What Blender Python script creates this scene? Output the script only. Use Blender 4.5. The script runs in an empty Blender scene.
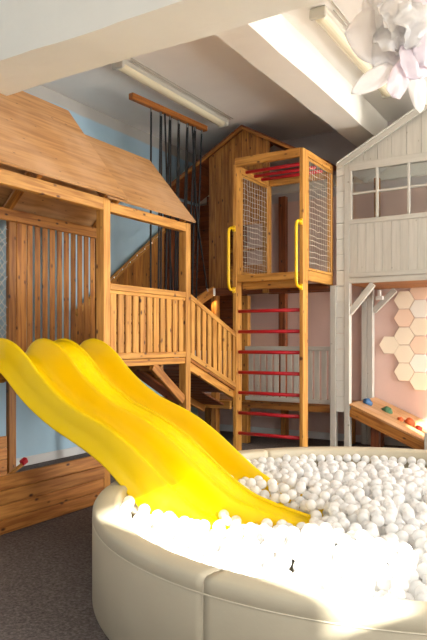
import bpy, bmesh, math, random
from mathutils import Vector, Matrix, noise
random.seed(7)
S = bpy.context.scene
C = S.collection
V = Vector

# ------------------------------------------------------------------ camera
YAW = math.radians(31.45)
cam = bpy.data.cameras.new('camera')
cam.sensor_fit = 'VERTICAL'; cam.sensor_height = 36; cam.lens = 36.0      # 640 px focal length on 640 px
cam.shift_y = 21 / 640
cam.clip_start = 0.05
co = bpy.data.objects.new('camera', cam); C.objects.link(co)
co.location = (0, 0, 1.4)
co.rotation_euler = (math.pi / 2, 0, YAW)
S.camera = co

# ------------------------------------------------------------------ world, sun, daylight at the windows and added fill windows
w = bpy.data.worlds.new('sky'); S.world = w; w.use_nodes = True
w.node_tree.nodes['Background'].inputs[0].default_value = (0.86, 0.93, 1.0, 1)
w.node_tree.nodes['Background'].inputs[1].default_value = 1.0

SUN_DIR = V((-0.965, 0.26, -0.445)).normalized()
sl = bpy.data.lights.new('sun', 'SUN'); sl.energy = 60; sl.angle = 0.012; sl.color = (1, 0.95, 0.87)
so = bpy.data.objects.new('sun', sl); C.objects.link(so)
so.rotation_euler = SUN_DIR.to_track_quat('-Z', 'Y').to_euler(); so.location = (8, -1, 6)

WX = 3.0                                                         # the right wall and its windows: (y0, y1, z0, z1)
WINS = [(-2.3, -0.5, 0.9, 3.5), (0.96, 2.10, 2.14, 3.05), (6.3, 8.2, 0.9, 2.82)]
FILL_CLERE = (3.3, 8.3, 3.35, 4.22)                                   # unseen glass band high in this wall, added to brighten the ceiling
WPOW = [70, 200, 540]
for (y0, y1, z0, z1), p in zip(WINS + [FILL_CLERE], WPOW + [75]):
    l = bpy.data.lights.new('window_and_fill_light', 'AREA'); l.shape = 'RECTANGLE'
    l.size = z1 - z0; l.size_y = y1 - y0; l.energy = p; l.color = (0.99, 1.0, 0.96)
    o = bpy.data.objects.new('window_and_fill_light', l); C.objects.link(o)
    o.location = (WX + (0.02 if z1 < 4 else -0.02), (y0 + y1) / 2, (z0 + z1) / 2)
    o.rotation_euler = (0, math.radians(90), 0)                  # shines towards -X
FILL_WINS = [(-3.8, -2.2, 0.9, 3.3), (-1.2, 1.6, 0.9, 3.3)]           # unseen windows behind the camera, added as weak fill light: (x0, x1, z0, z1)
for (x0, x1, z0, z1) in FILL_WINS:
    l = bpy.data.lights.new('window_and_fill_light', 'AREA'); l.shape = 'RECTANGLE'
    l.size = x1 - x0; l.size_y = z1 - z0; l.energy = 42; l.color = (0.96, 0.98, 1.0)
    o = bpy.data.objects.new('window_and_fill_light', l); C.objects.link(o)
    o.location = ((x0 + x1) / 2, -3.02, (z0 + z1) / 2)
    o.rotation_euler = (math.radians(90), 0, 0)                  # shines towards +Y

S.view_settings.view_transform = 'Standard'
S.view_settings.look = 'None'
S.view_settings.gamma = 1.0
S.view_settings.use_curve_mapping = False
S.view_settings.exposure = -0.66

# ------------------------------------------------------------------ materials
def srgb(r, g, b):
    f = lambda c: ((c / 255) / 12.92) if c / 255 <= 0.04045 else (((c / 255) + 0.055) / 1.055) ** 2.4
    return (f(r), f(g), f(b), 1)

def newmat(name):
    m = bpy.data.materials.new(name); m.use_nodes = True
    nt = m.node_tree; b = nt.nodes['Principled BSDF']
    return m, nt, b

def N(nt, t, **kw):
    n = nt.nodes.new(t)
    for k, v in kw.items():
        if hasattr(n, k): setattr(n, k, v)
        else: n.inputs[k].default_value = v
    return n

def ramp(nt, fac, stops, interp='LINEAR'):
    r = nt.nodes.new('ShaderNodeValToRGB'); r.color_ramp.interpolation = interp
    els = r.color_ramp.elements
    while len(els) < len(stops): els.new(0.5)
    for e, (p, c) in zip(els, stops): e.position = p; e.color = c
    nt.links.new(fac, r.inputs[0]); return r

def wood(name, light, dark, knot, rough=0.5, grain=1.0, knots=0.10, vary=0.22, pale=None, fine=1.0):
    m, nt, b = newmat(name); L = nt.links.new
    tc = N(nt, 'ShaderNodeTexCoord'); oi = N(nt, 'ShaderNodeObjectInfo')
    mul = N(nt, 'ShaderNodeVectorMath', operation='SCALE'); mul.inputs[0].default_value = (13.7, 5.1, 8.3)
    L(oi.outputs['Random'], mul.inputs['Scale'])
    add = N(nt, 'ShaderNodeVectorMath', operation='ADD'); L(tc.outputs['Object'], add.inputs[0]); L(mul.outputs[0], add.inputs[1])
    mp = N(nt, 'ShaderNodeMapping'); mp.inputs['Scale'].default_value = (1.1 * grain, 15 * grain, 15 * grain); L(add.outputs[0], mp.inputs[0])
    nz = N(nt, 'ShaderNodeTexNoise'); nz.inputs['Scale'].default_value = 2.2; nz.inputs['Detail'].default_value = 5; nz.inputs['Distortion'].default_value = 0.5
    L(mp.outputs[0], nz.inputs['Vector'])
    r = ramp(nt, nz.outputs['Fac'], [(0.34, dark), (0.62, light)])
    mp2 = N(nt, 'ShaderNodeMapping'); mp2.inputs['Scale'].default_value = (5.5, 11, 4); L(add.outputs[0], mp2.inputs[0])
    vo = N(nt, 'ShaderNodeTexVoronoi'); vo.inputs['Scale'].default_value = 1.3; L(mp2.outputs[0], vo.inputs['Vector'])
    k = ramp(nt, vo.outputs['Distance'], [(knots * 0.9, (1, 1, 1, 1)), (knots * 2.1, (0, 0, 0, 1))])
    sel = N(nt, 'ShaderNodeSeparateColor'); L(vo.outputs['Color'], sel.inputs[0])
    gt = N(nt, 'ShaderNodeMath', operation='GREATER_THAN'); gt.inputs[1].default_value = 0.28; L(sel.outputs[0], gt.inputs[0])
    km = N(nt, 'ShaderNodeMath', operation='MULTIPLY'); L(k.outputs[0], km.inputs[0]); L(gt.outputs[0], km.inputs[1])
    mx = N(nt, 'ShaderNodeMixRGB'); mx.inputs[2].default_value = knot
    L(km.outputs[0], mx.inputs[0]); L(r.outputs[0], mx.inputs[1])
    last = mx
    if pale:
        n3 = N(nt, 'ShaderNodeTexNoise'); n3.inputs['Scale'].default_value = 2.3; n3.inputs['Detail'].default_value = 4
        L(add.outputs[0], n3.inputs['Vector'])
        p = ramp(nt, n3.outputs['Fac'], [(0.42, (0, 0, 0, 1)), (0.70, (0.55, 0.55, 0.55, 1))])
        m2 = N(nt, 'ShaderNodeMixRGB'); m2.inputs[2].default_value = pale
        L(p.outputs[0], m2.inputs[0]); L(last.outputs[0], m2.inputs[1]); last = m2
    hs = N(nt, 'ShaderNodeHueSaturation')
    mr = N(nt, 'ShaderNodeMapRange'); mr.inputs['To Min'].default_value = 1 - vary; mr.inputs['To Max'].default_value = 1 + vary * 0.7
    L(oi.outputs['Random'], mr.inputs['Value']); L(mr.outputs[0], hs.inputs['Value']); L(last.outputs[0], hs.inputs['Color'])
    L(hs.outputs[0], b.inputs['Base Color'])
    b.inputs['Roughness'].default_value = rough
    bp = N(nt, 'ShaderNodeBump'); bp.inputs['Strength'].default_value = 0.12; bp.inputs['Distance'].default_value = 0.004
    L(nz.outputs['Fac'], bp.inputs['Height']); L(bp.outputs[0], b.inputs['Normal'])
    return m

def plain(name, col, rough=0.5, metal=0.0, var=0.0, scale=6, bump=0.0, bscale=40, coat=0.0, spec=None):
    m, nt, b = newmat(name); L = nt.links.new
    b.inputs['Base Color'].default_value = col; b.inputs['Roughness'].default_value = rough; b.inputs['Metallic'].default_value = metal
    if coat: b.inputs['Coat Weight'].default_value = coat; b.inputs['Coat Roughness'].default_value = 0.12
    if spec is not None: b.inputs['Specular IOR Level'].default_value = spec
    tc = N(nt, 'ShaderNodeTexCoord')
    if var:
        nz = N(nt, 'ShaderNodeTexNoise'); nz.inputs['Scale'].default_value = scale; nz.inputs['Detail'].default_value = 5
        L(tc.outputs['Object'], nz.inputs['Vector'])
        a = tuple(c * (1 - var) for c in col[:3]) + (1,); z = tuple(min(1, c * (1 + var)) for c in col[:3]) + (1,)
        r = ramp(nt, nz.outputs['Fac'], [(0.3, a), (0.7, z)]); L(r.outputs[0], b.inputs['Base Color'])
    if bump:
        n2 = N(nt, 'ShaderNodeTexNoise'); n2.inputs['Scale'].default_value = bscale; n2.inputs['Detail'].default_value = 4
        L(tc.outputs['Object'], n2.inputs['Vector'])
        bp = N(nt, 'ShaderNodeBump'); bp.inputs['Strength'].default_value = bump; bp.inputs['Distance'].default_value = 0.01
        L(n2.outputs['Fac'], bp.inputs['Height']); L(bp.outputs[0], b.inputs['Normal'])
    return m

def banded_wall(name, low, high, zsplit, soft=0.012):
    """painted up to a height, another coat above it"""
    m, nt, b = newmat(name); L = nt.links.new
    g = N(nt, 'ShaderNodeNewGeometry'); sp = N(nt, 'ShaderNodeSeparateXYZ'); L(g.outputs['Position'], sp.inputs[0])
    nz = N(nt, 'ShaderNodeTexNoise'); nz.inputs['Scale'].default_value = 3.0; nz.inputs['Detail'].default_value = 4
    L(g.outputs['Position'], nz.inputs['Vector'])
    ma = N(nt, 'ShaderNodeMath', operation='MULTIPLY_ADD'); ma.inputs[1].default_value = 0.05; L(nz.outputs['Fac'], ma.inputs[0]); L(sp.outputs['Z'], ma.inputs[2])
    mr = N(nt, 'ShaderNodeMapRange'); mr.inputs['From Min'].default_value = zsplit + 0.025 - soft; mr.inputs['From Max'].default_value = zsplit + 0.025 + soft
    L(ma.outputs[0], mr.inputs['Value'])
    mx = N(nt, 'ShaderNodeMixRGB'); mx.inputs[1].default_value = low; mx.inputs[2].default_value = high; L(mr.outputs[0], mx.inputs[0])
    m2 = N(nt, 'ShaderNodeMixRGB', blend_type='MULTIPLY'); m2.inputs[0].default_value = 1
    r = ramp(nt, nz.outputs['Fac'], [(0.3, (0.93, 0.93, 0.93, 1)), (0.7, (1, 1, 1, 1))])
    L(mx.outputs[0], m2.inputs[1]); L(r.outputs[0], m2.inputs[2]); L(m2.outputs[0], b.inputs['Base Color'])
    b.inputs['Roughness'].default_value = 0.8
    n2 = N(nt, 'ShaderNodeTexNoise'); n2.inputs['Scale'].default_value = 18; n2.inputs['Detail'].default_value = 5
    L(g.outputs['Position'], n2.inputs['Vector'])
    bp = N(nt, 'ShaderNodeBump'); bp.inputs['Strength'].default_value = 0.15; bp.inputs['Distance'].default_value = 0.01
    L(n2.outputs['Fac'], bp.inputs['Height']); L(bp.outputs[0], b.inputs['Normal'])
    return m

M = {}
M['pine'] = wood('honey_pine', srgb(209, 152, 72), srgb(170, 110, 40), srgb(88, 46, 18), vary=0.16)
M['pine_dark'] = wood('stained_shaded_pine', srgb(188, 126, 54), srgb(138, 80, 28), srgb(66, 32, 14), vary=0.22)  # stain on the playhouse; shade put into the colour on inner tower boards
M['pine_brown'] = wood('dark_stained_pine', srgb(140, 76, 36), srgb(100, 48, 22), srgb(50, 22, 10), vary=0.16)
M['ply'] = wood('pale_sheen_plywood', srgb(200, 150, 96), srgb(166, 116, 66), srgb(104, 62, 34), rough=0.38, grain=0.7, knots=0.06, vary=0.12, pale=srgb(212, 172, 136))  # pale blotches paint a whitish sheen into the colour
M['bar_wood'] = wood('orange_brown_wood', srgb(178, 108, 42), srgb(146, 80, 26), srgb(84, 42, 16), vary=0.05)
M['plank_floor'] = wood('low_wall_pine', srgb(202, 140, 72), srgb(156, 94, 40), srgb(76, 38, 18), vary=0.22)
M['grey'] = wood('grey_painted_wood', srgb(202, 198, 189), srgb(192, 188, 179), srgb(160, 152, 138), rough=0.6, knots=0.05, vary=0.05)
M['white_block'] = plain('white_painted_block', srgb(226, 225, 219), 0.6, var=0.04, scale=9, bump=0.1)
M['red'] = plain('red_painted_bar', srgb(190, 24, 40), 0.35)
M['yellow_plastic'] = plain('glossy_yellow_plastic', srgb(243, 203, 0), 0.30, var=0.015, scale=4, bump=0.02, bscale=30, spec=0.35)
M['handle'] = plain('yellow_handle', srgb(246, 196, 10), 0.35)
M['rope'] = plain('black_rope', srgb(38, 36, 38), 0.8)
M['metal'] = plain('steel', srgb(190, 190, 188), 0.3, metal=0.9)
M['white_net'] = plain('white_net_cord', srgb(216, 202, 182), 0.7)
M['tower_net'] = plain('pale_tower_net', srgb(236, 234, 228), 0.7)
M['leather'] = plain('cream_leatherette', srgb(192, 181, 158), 0.45, var=0.02, scale=5, bump=0.05, bscale=60)
M['piping'] = plain('cream_piping', srgb(214, 204, 182), 0.5)
M['carpet'] = None
M['paper'] = None
M['plastic_white'] = plain('white_plastic', srgb(232, 230, 224), 0.4)
M['lamp_cover'] = plain('yellowed_lamp_cover', srgb(226, 214, 184), 0.25)
M['lamp_base'] = plain('lamp_housing', srgb(196, 190, 176), 0.4)
M['ceiling'] = plain('limewashed_ceiling', srgb(243, 238, 231), 0.9, var=0.04, scale=1.2, bump=0.5, bscale=5)
M['beam'] = plain('limewashed_beam', srgb(236, 231, 221), 0.85, var=0.02, scale=2.5, bump=0.3, bscale=9)
M['blue_wall'] = banded_wall('blue_painted_wall', srgb(176, 205, 222), srgb(196, 192, 186), 4.205)
M['pink_wall'] = banded_wall('pink_painted_wall', srgb(224, 192, 181), srgb(200, 190, 188), 3.44)
M['plain_wall'] = plain('white_wall', srgb(225, 220, 212), 0.85, var=0.03, scale=2)
M['skirting'] = plain('white_skirting', srgb(216, 214, 212), 0.5)
M['hold_blue'] = plain('blue_hold', srgb(62, 104, 150), 0.6, bump=0.2)
M['hold_green'] = plain('green_hold', srgb(70, 112, 78), 0.6, bump=0.2)
M['hold_orange'] = plain('orange_hold', srgb(212, 96, 40), 0.6, bump=0.2)
M['hold_red'] = plain('red_hold', srgb(202, 70, 52), 0.6, bump=0.2)
M['hex_a'] = plain('cream_panel', srgb(255, 240, 216), 0.7)
M['hex_b'] = plain('peach_panel', srgb(254, 222, 196), 0.7)
M['hex_c'] = plain('ivory_panel', srgb(255, 250, 238), 0.7)
M['window_frame'] = plain('white_window_frame', srgb(228, 226, 220), 0.5)

def carpet():
    m, nt, b = newmat('grey_carpet'); L = nt.links.new
    tc = N(nt, 'ShaderNodeTexCoord')
    a = N(nt, 'ShaderNodeTexNoise'); a.inputs['Scale'].default_value = 55; a.inputs['Detail'].default_value = 6; a.inputs['Roughness'].default_value = 0.8
    L(tc.outputs['Object'], a.inputs['Vector'])
    r = ramp(nt, a.outputs['Fac'], [(0.3, srgb(72, 64, 62)), (0.5, srgb(108, 98, 95)), (0.72, srgb(150, 140, 136))])
    L(r.outputs[0], b.inputs['Base Color']); b.inputs['Roughness'].default_value = 0.95
    b.inputs['Specular IOR Level'].default_value = 0.1
    bp = N(nt, 'ShaderNodeBump'); bp.inputs['Strength'].default_value = 0.6; bp.inputs['Distance'].default_value = 0.01
    L(a.outputs['Fac'], bp.inputs['Height']); L(bp.outputs[0], b.inputs['Normal'])
    return m
M['carpet'] = carpet()

def thin(name, col, trans, rough=0.4, gloss=0.08):
    """paper or thin plastic: light passes through"""
    m, nt, b = newmat(name); L = nt.links.new
    b.inputs['Base Color'].default_value = col; b.inputs['Roughness'].default_value = rough
    t = N(nt, 'ShaderNodeBsdfTranslucent'); t.inputs['Color'].default_value = col
    mx = N(nt, 'ShaderNodeMixShader'); mx.inputs[0].default_value = trans
    L(b.outputs[0], mx.inputs[1]); L(t.outputs[0], mx.inputs[2])
    L(mx.outputs[0], nt.nodes['Material Output'].inputs['Surface'])
    return m
M['paper'] = thin('white_paper', srgb(255, 253, 252), 0.5, 0.7)
M['paper_pink'] = thin('pale_pink_paper', srgb(255, 247, 252), 0.5, 0.7)
M['opal'] = thin('added_opal_glass', srgb(240, 240, 236), 0.7, 0.3)  # pane of the added fill band
M['ball'] = thin('milky_ball_plastic', srgb(252, 251, 250), 0.5, 0.16)

def glass():
    m, nt, b = newmat('window_glass'); L = nt.links.new
    tr = N(nt, 'ShaderNodeBsdfTransparent'); tr.inputs[0].default_value = (0.95, 0.97, 0.96, 1)
    gl = N(nt, 'ShaderNodeBsdfGlossy'); gl.inputs['Roughness'].default_value = 0.03
    fr = N(nt, 'ShaderNodeFresnel'); fr.inputs['IOR'].default_value = 1.5
    mx = N(nt, 'ShaderNodeMixShader'); L(fr.outputs[0], mx.inputs[0]); L(tr.outputs[0], mx.inputs[1]); L(gl.outputs[0], mx.inputs[2])
    L(mx.outputs[0], nt.nodes['Material Output'].inputs['Surface'])
    return m
M['glass'] = glass()

def bulb_mat(name, col, s):
    m, nt, b = newmat(name)
    b.inputs['Emission Color'].default_value = col; b.inputs['Emission Strength'].default_value = s
    return m
M['bulb'] = bulb_mat('fairy_bulb', (1, 0.9, 0.75, 1), 1.5)
M['lens'] = bulb_mat('spot_lens', (1, 0.72, 0.35, 1), 6)

# ------------------------------------------------------------------ helpers
def thing(name, label, cat, loc=(0, 0, 0), group=None):
    o = bpy.data.objects.new(name, None); C.objects.link(o)
    o.empty_display_size = 0.1; o.location = loc
    o['label'] = label; o['category'] = cat
    if group: o['group'] = group
    return o

def tag(o, label, cat, group=None):
    o['label'] = label; o['category'] = cat
    if group: o['group'] = group
    return o

def link(name, me, mat, parent=None, mtx=None, smooth=False):
    if mat is not None and not me.materials: me.materials.append(mat)
    o = bpy.data.objects.new(name, me); C.objects.link(o)
    mtx = mtx or Matrix.Identity(4)
    if parent is not None:
        o.parent = parent
        o.matrix_basis = Matrix.Translation(-world_of(parent)) @ mtx
    else:
        o.matrix_basis = mtx
    if smooth:
        for p in me.polygons: p.use_smooth = True
    return o

def world_of(p):
    v = V((0, 0, 0))
    while p is not None:
        v = v + p.location; p = p.parent
    return v

_cache = {}
def box_mesh(L, W, T, bev, mat):
    key = (round(L, 4), round(W, 4), round(T, 4), round(bev, 4), mat.name)
    if key in _cache: return _cache[key]
    bm = bmesh.new(); bmesh.ops.create_cube(bm, size=1)
    bmesh.ops.scale(bm, vec=(L, W, T), verts=bm.verts)
    if bev: bmesh.ops.bevel(bm, geom=bm.edges[:], offset=min(bev, 0.3 * min(L, W, T)), segments=1, affect='EDGES')
    me = bpy.data.meshes.new('board'); bm.to_mesh(me); bm.free()
    me.materials.append(mat); _cache[key] = me
    return me

def frame(ux, un):
    x = V(ux).normalized(); z = V(un); z = (z - x * z.dot(x)).normalized(); y = z.cross(x)
    return Matrix((x, y, z)).transposed().to_4x4()

def board(name, parent, a, b, w_, t_, mat, n=(0, 0, 1), bev=0.004):
    """a board from a to b: w_ across, t_ along the direction n"""
    a = V(a); b = V(b)
    mtx = Matrix.Translation((a + b) / 2) @ frame(b - a, n)
    return link(name, box_mesh((b - a).length, w_, t_, bev, M[mat]), None, parent, mtx)

def bx(name, parent, X, Y, Z, mat, bev=0.004, grain=None):
    d = [X[1] - X[0], Y[1] - Y[0], Z[1] - Z[0]]
    c = V(((X[0] + X[1]) / 2, (Y[0] + Y[1]) / 2, (Z[0] + Z[1]) / 2))
    g = grain if grain is not None else d.index(max(d))
    e = V((0, 0, 0)); e[g] = d[g] / 2
    rest = [i for i in range(3) if i != g]
    ti = rest[0] if d[rest[0]] < d[rest[1]] else rest[1]
    wi = rest[1] if ti == rest[0] else rest[0]
    n = V((0, 0, 0)); n[ti] = 1
    return board(name, parent, c - e, c + e, d[wi], d[ti], mat, n, bev)

def prism(name, parent, origin, ux, uy, poly, th, mat, bev=0.0):
    """polygon in (ux, uy) coordinates, extruded by th along ux x uy; grain along ux"""
    x = V(ux).normalized(); y = V(uy).normalized(); z = x.cross(y)
    mtx = Matrix.Translation(V(origin)) @ Matrix((x, y, z)).transposed().to_4x4()
    n = len(poly)
    vs = [(p[0], p[1], 0) for p in poly] + [(p[0], p[1], th) for p in poly]
    fs = [tuple(range(n - 1, -1, -1)), tuple(range(n, 2 * n))] + [(i, (i + 1) % n, n + (i + 1) % n, n + i) for i in range(n)]
    me = bpy.data.meshes.new(name); me.from_pydata(vs, [], fs)
    bm = bmesh.new(); bm.from_mesh(me); bmesh.ops.recalc_face_normals(bm, faces=bm.faces)
    if bev: bmesh.ops.bevel(bm, geom=bm.edges[:], offset=bev, segments=1, affect='EDGES')
    bm.to_mesh(me); bm.free()
    return link(name, me, M[mat], parent, mtx)

def tube_into(bm, pts, r, seg=8, closed=False):
    pts = [V(p) for p in pts]; n = len(pts); rings = []
    up = None
    for i, p in enumerate(pts):
        if closed: t = (pts[(i + 1) % n] - pts[i - 1]).normalized()
        else: t = (pts[min(i + 1, n - 1)] - pts[max(i - 1, 0)]).normalized()
        if up is None: up = V((0, 0, 1)) if abs(t.z) < 0.9 else V((1, 0, 0))
        u = (up - t * up.dot(t)).normalized(); v_ = t.cross(u); up = u
        rr = r[i] if isinstance(r, (list, tuple)) else r
        rings.append([bm.verts.new(p + (u * math.cos(k * 2 * math.pi / seg) + v_ * math.sin(k * 2 * math.pi / seg)) * rr) for k in range(seg)])
    m = n if closed else n - 1
    for i in range(m):
        a = rings[i]; b = rings[(i + 1) % n]
        for k in range(seg): bm.faces.new((a[k], a[(k + 1) % seg], b[(k + 1) % seg], b[k]))
    if not closed:
        bm.faces.new(rings[0][::-1]); bm.faces.new(rings[-1])

def tube(name, parent, pts, r, mat, seg=8, base=None, closed=False):
    base = V(base) if base is not None else V(pts[0])
    bm = bmesh.new(); tube_into(bm, [V(p) - base for p in pts], r, seg, closed)
    bmesh.ops.recalc_face_normals(bm, faces=bm.faces)
    me = bpy.data.meshes.new(name); bm.to_mesh(me); bm.free()
    return link(name, me, M[mat], parent, Matrix.Translation(base), smooth=True)

def mesh_obj(name, parent, vs, fs, mat, base=(0, 0, 0), smooth=False, recalc=True):
    b = V(base)
    me = bpy.data.meshes.new(name); me.from_pydata([tuple(V(v) - b) for v in vs], [], fs)
    if recalc:
        bm = bmesh.new(); bm.from_mesh(me); bmesh.ops.recalc_face_normals(bm, faces=bm.faces); bm.to_mesh(me); bm.free()
    return link(name, me, M[mat] if isinstance(mat, str) else mat, parent, Matrix.Translation(b), smooth)

def struct(o): o['kind'] = 'structure'; return o

# ------------------------------------------------------------------ the room
LX, BY, FY, CZ = -5.56, 8.6, -3.0, 4.36
def slab(name, X, Y, Z, mat):
    return struct(bx(name, None, X, Y, Z, mat, bev=0, grain=0))
slab('floor', (LX - .2, WX + .2), (FY - .2, BY + .2), (-.1, 0), 'carpet')
slab('ceiling', (LX - .2, WX + .2), (FY - .2, BY + .2), (CZ, CZ + .15), 'ceiling')
slab('wall_left', (LX - .2, LX), (FY - .2, BY + .2), (0, CZ), 'blue_wall')
slab('wall_back', (LX, WX), (BY, BY + .2), (0, CZ), 'pink_wall')

def wall_with_holes(name, plane, lo, hi, holes, mat, t):
    """holes: (a0, a1, z0, z1) along the wall; plane 'X' or 'Y'"""
    vs = []; fs = []
    def add(a0, a1, z0, z1):
        if a1 - a0 < 1e-4 or z1 - z0 < 1e-4: return
        n = len(vs)
        for q in (t[0], t[1]):
            for (a, z) in ((a0, z0), (a1, z0), (a1, z1), (a0, z1)):
                vs.append((q, a, z) if plane == 'X' else (a, q, z))
        fs.extend([(n, n+1, n+2, n+3), (n+7, n+6, n+5, n+4), (n, n+4, n+5, n+1), (n+1, n+5, n+6, n+2), (n+2, n+6, n+7, n+3), (n+3, n+7, n+4, n)])
    cuts = sorted({lo, hi} | {h[0] for h in holes} | {h[1] for h in holes})
    for a0, a1 in zip(cuts, cuts[1:]):
        z = 0
        for h in sorted([h for h in holes if h[0] <= a0 + 1e-6 and h[1] >= a1 - 1e-6], key=lambda h: h[2]):
            add(a0, a1, z, h[2]); z = h[3]
        add(a0, a1, z, CZ)
    return struct(mesh_obj(name, None, vs, fs, mat))
wall_with_holes('wall_right', 'X', FY - .2, BY + .2, WINS + [FILL_CLERE], 'plain_wall', (WX, WX + .25))
wall_with_holes('wall_front', 'Y', LX, WX, FILL_WINS, 'plain_wall', (FY - .25, FY))
for i, (y0, y1, z0, z1) in enumerate(WINS + [FILL_CLERE]):  # the last one is the added band that brightens the ceiling
    wn = bpy.data.objects.new('window_%d' % (i + 1 if i < 3 else 6), None); C.objects.link(wn); wn.location = (WX + .15, (y0 + y1) / 2, z0); struct(wn)
    for (a, b_, c, d) in ((y0, y0 + .05, z0, z1), (y1 - .05, y1, z0, z1)): bx('window_frame', wn, (WX + .12, WX + .18), (a, b_), (c, d), 'window_frame')
    for (c, d) in ((z0, z0 + .05), (z1 - .05, z1)): bx('window_frame', wn, (WX + .12, WX + .18), (y0 + .05, y1 - .05), (c, d), 'window_frame')
    bx('pane', wn, (WX + .147, WX + .153), (y0 + .05, y1 - .05), (z0 + .05, z1 - .05), 'glass' if i < 3 else 'opal', bev=0)
for i, (x0, x1, z0, z1) in enumerate(FILL_WINS):  # frames and panes of the added fill windows
    wn = bpy.data.objects.new('window_%d' % (i + 4), None); C.objects.link(wn); wn.location = ((x0 + x1) / 2, FY - .15, z0); struct(wn)
    for (a, b_, c, d) in ((x0, x0 + .05, z0, z1), (x1 - .05, x1, z0, z1)): bx('window_frame', wn, (a, b_), (FY - .18, FY - .12), (c, d), 'window_frame')
    for (c, d) in ((z0, z0 + .05), (z1 - .05, z1)): bx('window_frame', wn, (x0 + .05, x1 - .05), (FY - .18, FY - .12), (c, d), 'window_frame')
    bx('pane', wn, (x0 + .05, x1 - .05), (FY - .153, FY - .147), (z0 + .05, z1 - .05), 'glass', bev=0)

struct(bx('baseboard_left', None, (LX, LX + .02), (FY, BY), (0, .10), 'skirting'))
struct(bx('baseboard_back', None, (LX + .02, WX), (BY - .02, BY), (0, .10), 'skirting'))

def rough_beam(name, X, Y, Z, nx, ny):
    """a limewashed concrete beam with slightly wavy faces"""
    vs = []; fs = []; idx = {}
    def g(i, j, k):
        if (i, j, k) not in idx:
            p = V((X[0] + (X[1] - X[0]) * i / nx, Y[0] + (Y[1] - Y[0]) * j / ny, Z[k]))
            d = noise.noise_vector(p * 1.7) * 0.012 + noise.noise_vector(p * 6) * 0.004
            if k == 1: d.z = 0
            idx[(i, j, k)] = len(vs); vs.append(p + d)
        return idx[(i, j, k)]
    for i in range(nx):
        for j in range(ny):
            fs.append((g(i, j, 0), g(i, j + 1, 0), g(i + 1, j + 1, 0), g(i + 1, j, 0)))
            fs.append((g(i, j, 1), g(i + 1, j, 1), g(i + 1, j + 1, 1), g(i, j + 1, 1)))
    for i in range(nx):
        for j in (0, ny): fs.append((g(i, j, 0), g(i + 1, j, 0), g(i + 1, j, 1), g(i, j, 1)))
    for j in range(ny):
        for i in (0, nx): fs.append((g(i, j, 0), g(i, j + 1, 0), g(i, j + 1, 1), g(i, j, 1)))
    return struct(mesh_obj(name, None, vs, fs, 'beam'))
rough_beam('trim_1', (-3.53, WX), (2.65, 3.03), (3.10, CZ), 60, 4)          # deep beam across the room
rough_beam('trim_2', (-2.83, -2.50), (3.03, BY), (4.00, CZ), 4, 50)         # beam running to the back wall
struct(bx('trim_3', None, (LX, WX), (BY - .06, BY), (3.57, 3.73), 'beam', bev=.006))

# ------------------------------------------------------------------ play tower with the two bays
PX = -3.74            # front plane of the tower
T = thing('play_tower', 'wooden play tower with a plywood pitched roof and slatted railing behind the yellow slide', 'play tower', (-4.4, 4.3, 0))
for (y0, z1) in ((2.86, 2.66), (4.276, 2.66), (5.564, 2.64)):
    bx('post', T, (PX - .09, PX), (y0, y0 + .09), (0, z1), 'pine')
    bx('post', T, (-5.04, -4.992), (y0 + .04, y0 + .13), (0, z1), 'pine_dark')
bx('header_beam', T, (PX - .07, PX), (2.95, 4.276), (2.547, 2.655), 'pine')
bx('header_beam', T, (PX - .07, PX), (4.366, 5.564), (2.547, 2.635), 'pine')
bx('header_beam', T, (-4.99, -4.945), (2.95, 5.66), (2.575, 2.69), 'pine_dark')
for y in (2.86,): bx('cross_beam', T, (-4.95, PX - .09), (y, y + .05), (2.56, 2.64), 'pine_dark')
# roof panels: eave (x, z) to ridge (x, z)
def roof_panel(parent, ev, rg, Y, th, mat='ply'):
    a = V((ev[0], 0, ev[1])); b = V((rg[0], 0, rg[1])); s = (b - a)
    u = V((0, 1, 0)); v_ = s.normalized()
    n = u.cross(v_)
    o = V((ev[0], Y[0], ev[1]))
    if n.z < 0: o = o - n * 0
    p = prism('roof_panel', parent, o, u, v_, [(0, 0), (Y[1] - Y[0], 0), (Y[1] - Y[0], s.length), (0, s.length)], th if n.z > 0 else -th, mat)
    return p
roof_panel(T, (-3.665, 2.665), (-4.395, 3.595), (2.62, 4.50), .018)
roof_panel(T, (-5.12, 2.665), (-4.395, 3.595), (2.62, 4.50), .018)
roof_panel(T, (-3.69, 2.645), (-4.30, 3.385), (4.28, 5.66), .018)
roof_panel(T, (-5.10, 2.645), (-4.30, 3.385), (4.28, 5.66), .018)
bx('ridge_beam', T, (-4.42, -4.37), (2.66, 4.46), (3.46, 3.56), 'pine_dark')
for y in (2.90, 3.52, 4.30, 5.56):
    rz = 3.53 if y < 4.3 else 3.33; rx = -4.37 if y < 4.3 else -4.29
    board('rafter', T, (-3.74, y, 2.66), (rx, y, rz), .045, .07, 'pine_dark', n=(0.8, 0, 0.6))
    board('rafter', T, (-5.03, y, 2.66), (rx, y, rz), .045, .07, 'pine_dark', n=(-0.8, 0, 0.6))
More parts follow.
